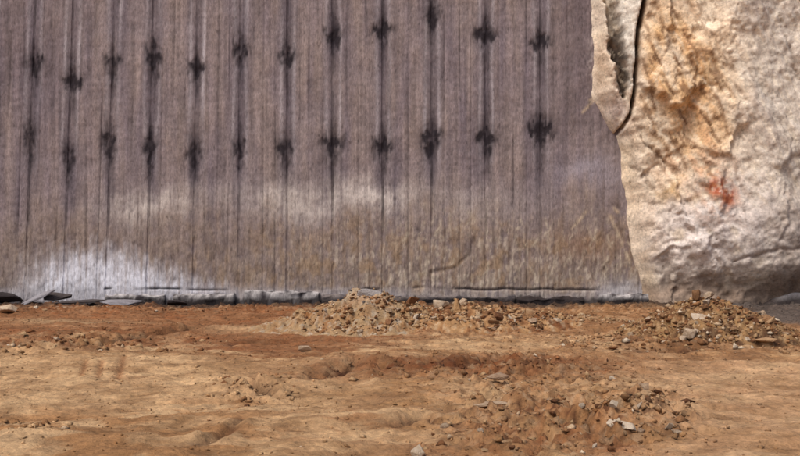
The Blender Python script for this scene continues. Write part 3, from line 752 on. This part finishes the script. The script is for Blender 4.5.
# slabs of fallen rock leaning at the dusty foot of the wall
SL = [((-9.72, 24.25, 0.17), (1.35, .5, .36), 'dark', 3, (0.1, 0.0, 0.0), 'black wet block lying against the wall foot'),
      ((-8.9, 24.2, 0.16), (1.4, .35, .16), 'dust', 4, (0.3, -0.42, 0.1), 'pale dusty slab tilted up against the wall beside the black block'),
      ((-8.35, 24.45, 0.22), (.7, .3, .22), 'dark', 5, (0.1, 0.1, 0.2), 'dark wedge of rock behind the tilted dusty slab'),
      ((-7.75, 24.15, 0.12), (1.5, .4, .15), 'dark', 4, (0.05, -0.05, 0.05), 'long dark flat slab at the dusty wall foot'),
      ((-6.6, 24.1, 0.10), (1.2, .45, .18), 'dust', 7, (0.1, 0.03, 0.0), 'whitish flat slab next to the long dark slab'),
      ((-9.6, 23.5, 0.03), (.9, .4, .14), 'pale', 4, (0.05, 0.03, 0.1), 'cream flat slab lying in front of the black block'),
      ((-7.9, 23.4, 0.03), (.8, .35, .12), 'pale', 2, (0.02, 0.05, -0.1), 'cream flat slab lying in front of the long dark slab'),
      ((-5.4, 24.2, 0.08), (.55, .3, .16), 'dark', 3, (0.05, 0.1, 0.3), 'small dark block next to the whitish slab')]
for loc, scl, key, var, rot, lab in SL:
    me = STONES[key][var]
    o = bpy.data.objects.new('fallen_rock', me); C.objects.link(o)
    o.location = loc; o.scale = (scl[0] / 2 * 1.1, scl[1] / 2 * 1.2, scl[2] * 0.75); o.rotation_euler = rot
    tag(o, lab, 'rock')

# ------------------------------------------------------------------ gravel and clods nobody could count
def gravel(name, xs_, ys_, sz, cols_, mat, label, cat='gravel', own=0.0):
    n = len(xs_)
    if own:
        gc = ground_col(xs_, ys_) * rng.uniform(0.75, 1.25, (n, 1)); cols_ = np.where(rng.random((n, 1)) < own, gc, cols_)
    basev = np.array([[1, 0, 0], [-1, 0, 0], [0, 1, 0], [0, -1, 0], [0, 0, 1], [0, 0, -1]], float)
    tri = np.array([[0, 2, 4], [2, 1, 4], [1, 3, 4], [3, 0, 4], [2, 0, 5], [1, 2, 5], [3, 1, 5], [0, 3, 5]])
    V = basev[None] * rng.uniform(0.6, 1.3, (n, 6, 1)) + rng.normal(0, 0.28, (n, 6, 3))
    a = rng.uniform(0, 6.28, n); ca, sa = np.cos(a), np.sin(a)
    Vx = V[..., 0] * ca[:, None] - V[..., 1] * sa[:, None]; Vy = V[..., 0] * sa[:, None] + V[..., 1] * ca[:, None]
    V = np.stack([Vx, Vy, V[..., 2] * 0.7], -1) * (sz[:, None, None] / 2)
    V += np.stack([xs_, ys_, surf_a(xs_, ys_) + 0.12 * sz], -1)[:, None]
    T = (tri[None] + 6 * np.arange(n)[:, None, None]).reshape(-1, 3)
    me = bpy.data.meshes.new(name)
    me.vertices.add(6 * n); me.vertices.foreach_set('co', V.astype(np.float32).ravel())
    me.loops.add(T.size); me.loops.foreach_set('vertex_index', T.astype(np.int32).ravel())
    me.polygons.add(len(T)); me.polygons.foreach_set('loop_start', np.arange(0, T.size, 3, dtype=np.int32)); me.polygons.foreach_set('loop_total', np.full(len(T), 3, dtype=np.int32))
    me.update(calc_edges=True)
    at = me.attributes.new('tint', 'FLOAT_COLOR', 'POINT')
    cc = np.ones((n, 6, 4), np.float32); cc[..., :3] = cols_[:, None]
    at.data.foreach_set('color', cc.ravel())
    o = obj(name, me, mat); o['kind'] = 'stuff'; o['label'] = label; o['category'] = cat
    return o
PAL = 1.0 * np.array([lin(176, 142, 104), lin(192, 164, 132), lin(150, 108, 72), lin(122, 82, 52), lin(206, 186, 160), lin(96, 64, 44)])
# over the open ground, thick where it is churned
N = 110000
gx_, gy_ = rng.uniform(-11, 11, N), rng.uniform(7.6, 24.3, N)
px_, py_ = ground_px(gx_, gy_)
den = 0.30 + 0.95 * rough_mask(px_, py_) + 0.25 * ss(350, 335, py_)
k = (np.abs(px_ - 400) < 440) & (rng.random(N) < den * 0.45)
gx_, gy_ = gx_[k], gy_[k]
sz = np.clip(rng.lognormal(math.log(0.021), 0.42, len(gx_)), 0.012, 0.08)
gravel('soil_crumbs', gx_, gy_, sz, PAL[rng.choice(6, len(gx_), p=[.3, .17, .23, .15, .05, .10])] * rng.uniform(.8, 1.1, (len(gx_), 1)), M_SOIL,
       'loose brown gravel and clods strewn over the quarry floor', own=0.96)
def clods(n, gen, lo, hi):
    r_ = np.array([gen() for _ in range(n)])
    return r_[:, 0], r_[:, 1], np.clip(rng.lognormal(math.log((lo * hi) ** .5), 0.4, n), lo, hi)
ca_ = [clods(230, in_px(420, 680, 372, 456), 0.03, 0.10), clods(170, in_px(300, 620, 352, 384), 0.03, 0.11), clods(90, in_px(600, 690, 395, 440), 0.04, 0.12),
       clods(130, in_px(0, 210, 326, 356), 0.04, 0.16), clods(110, in_px(195, 295, 372, 406), 0.03, 0.10), clods(50, in_px(0, 70, 412, 440), 0.03, 0.09), clods(500, in_px(560, 800, 336, 352), 0.04, 0.14)]
cx_, cy_, cs_ = (np.concatenate([c[i] for c in ca_]) for i in range(3))
gravel('soil_clods', cx_, cy_, cs_, PAL[rng.choice(6, len(cx_), p=[.3, .12, .26, .15, .07, .10])], M_SOIL, 'crumbly clods of dug earth in the ruts and churned patches', own=0.6)
hx_, hy_ = [], []
for (cx, cy, rx, ry, n) in ((-0.62, 18.6, 1.4, 1.2, 1000), (1.25, 18.5, 1.7, .8, 1500), (5.38, 17.35, 1.6, 1.3, 1900), (3.6, 19.3, 1.3, 1.0, 700)):
    a, b = rng.uniform(-1, 1, n), rng.uniform(-1, 1, n); m = a * a + b * b < 1
    hx_.append(cx + a[m] * rx); hy_.append(cy + b[m] * ry)
hx_, hy_ = np.concatenate(hx_), np.concatenate(hy_)
sz = np.clip(rng.lognormal(math.log(0.05), 0.45, len(hx_)), 0.02, 0.12)
gravel('heap_gravel', hx_, hy_, sz, PAL[rng.choice(6, len(hx_), p=[.34, .12, .26, .15, .03, .10])] * rng.uniform(.8, 1.1, (len(hx_), 1)), M_SOIL,
       'loose gravel covering the rubble heaps')
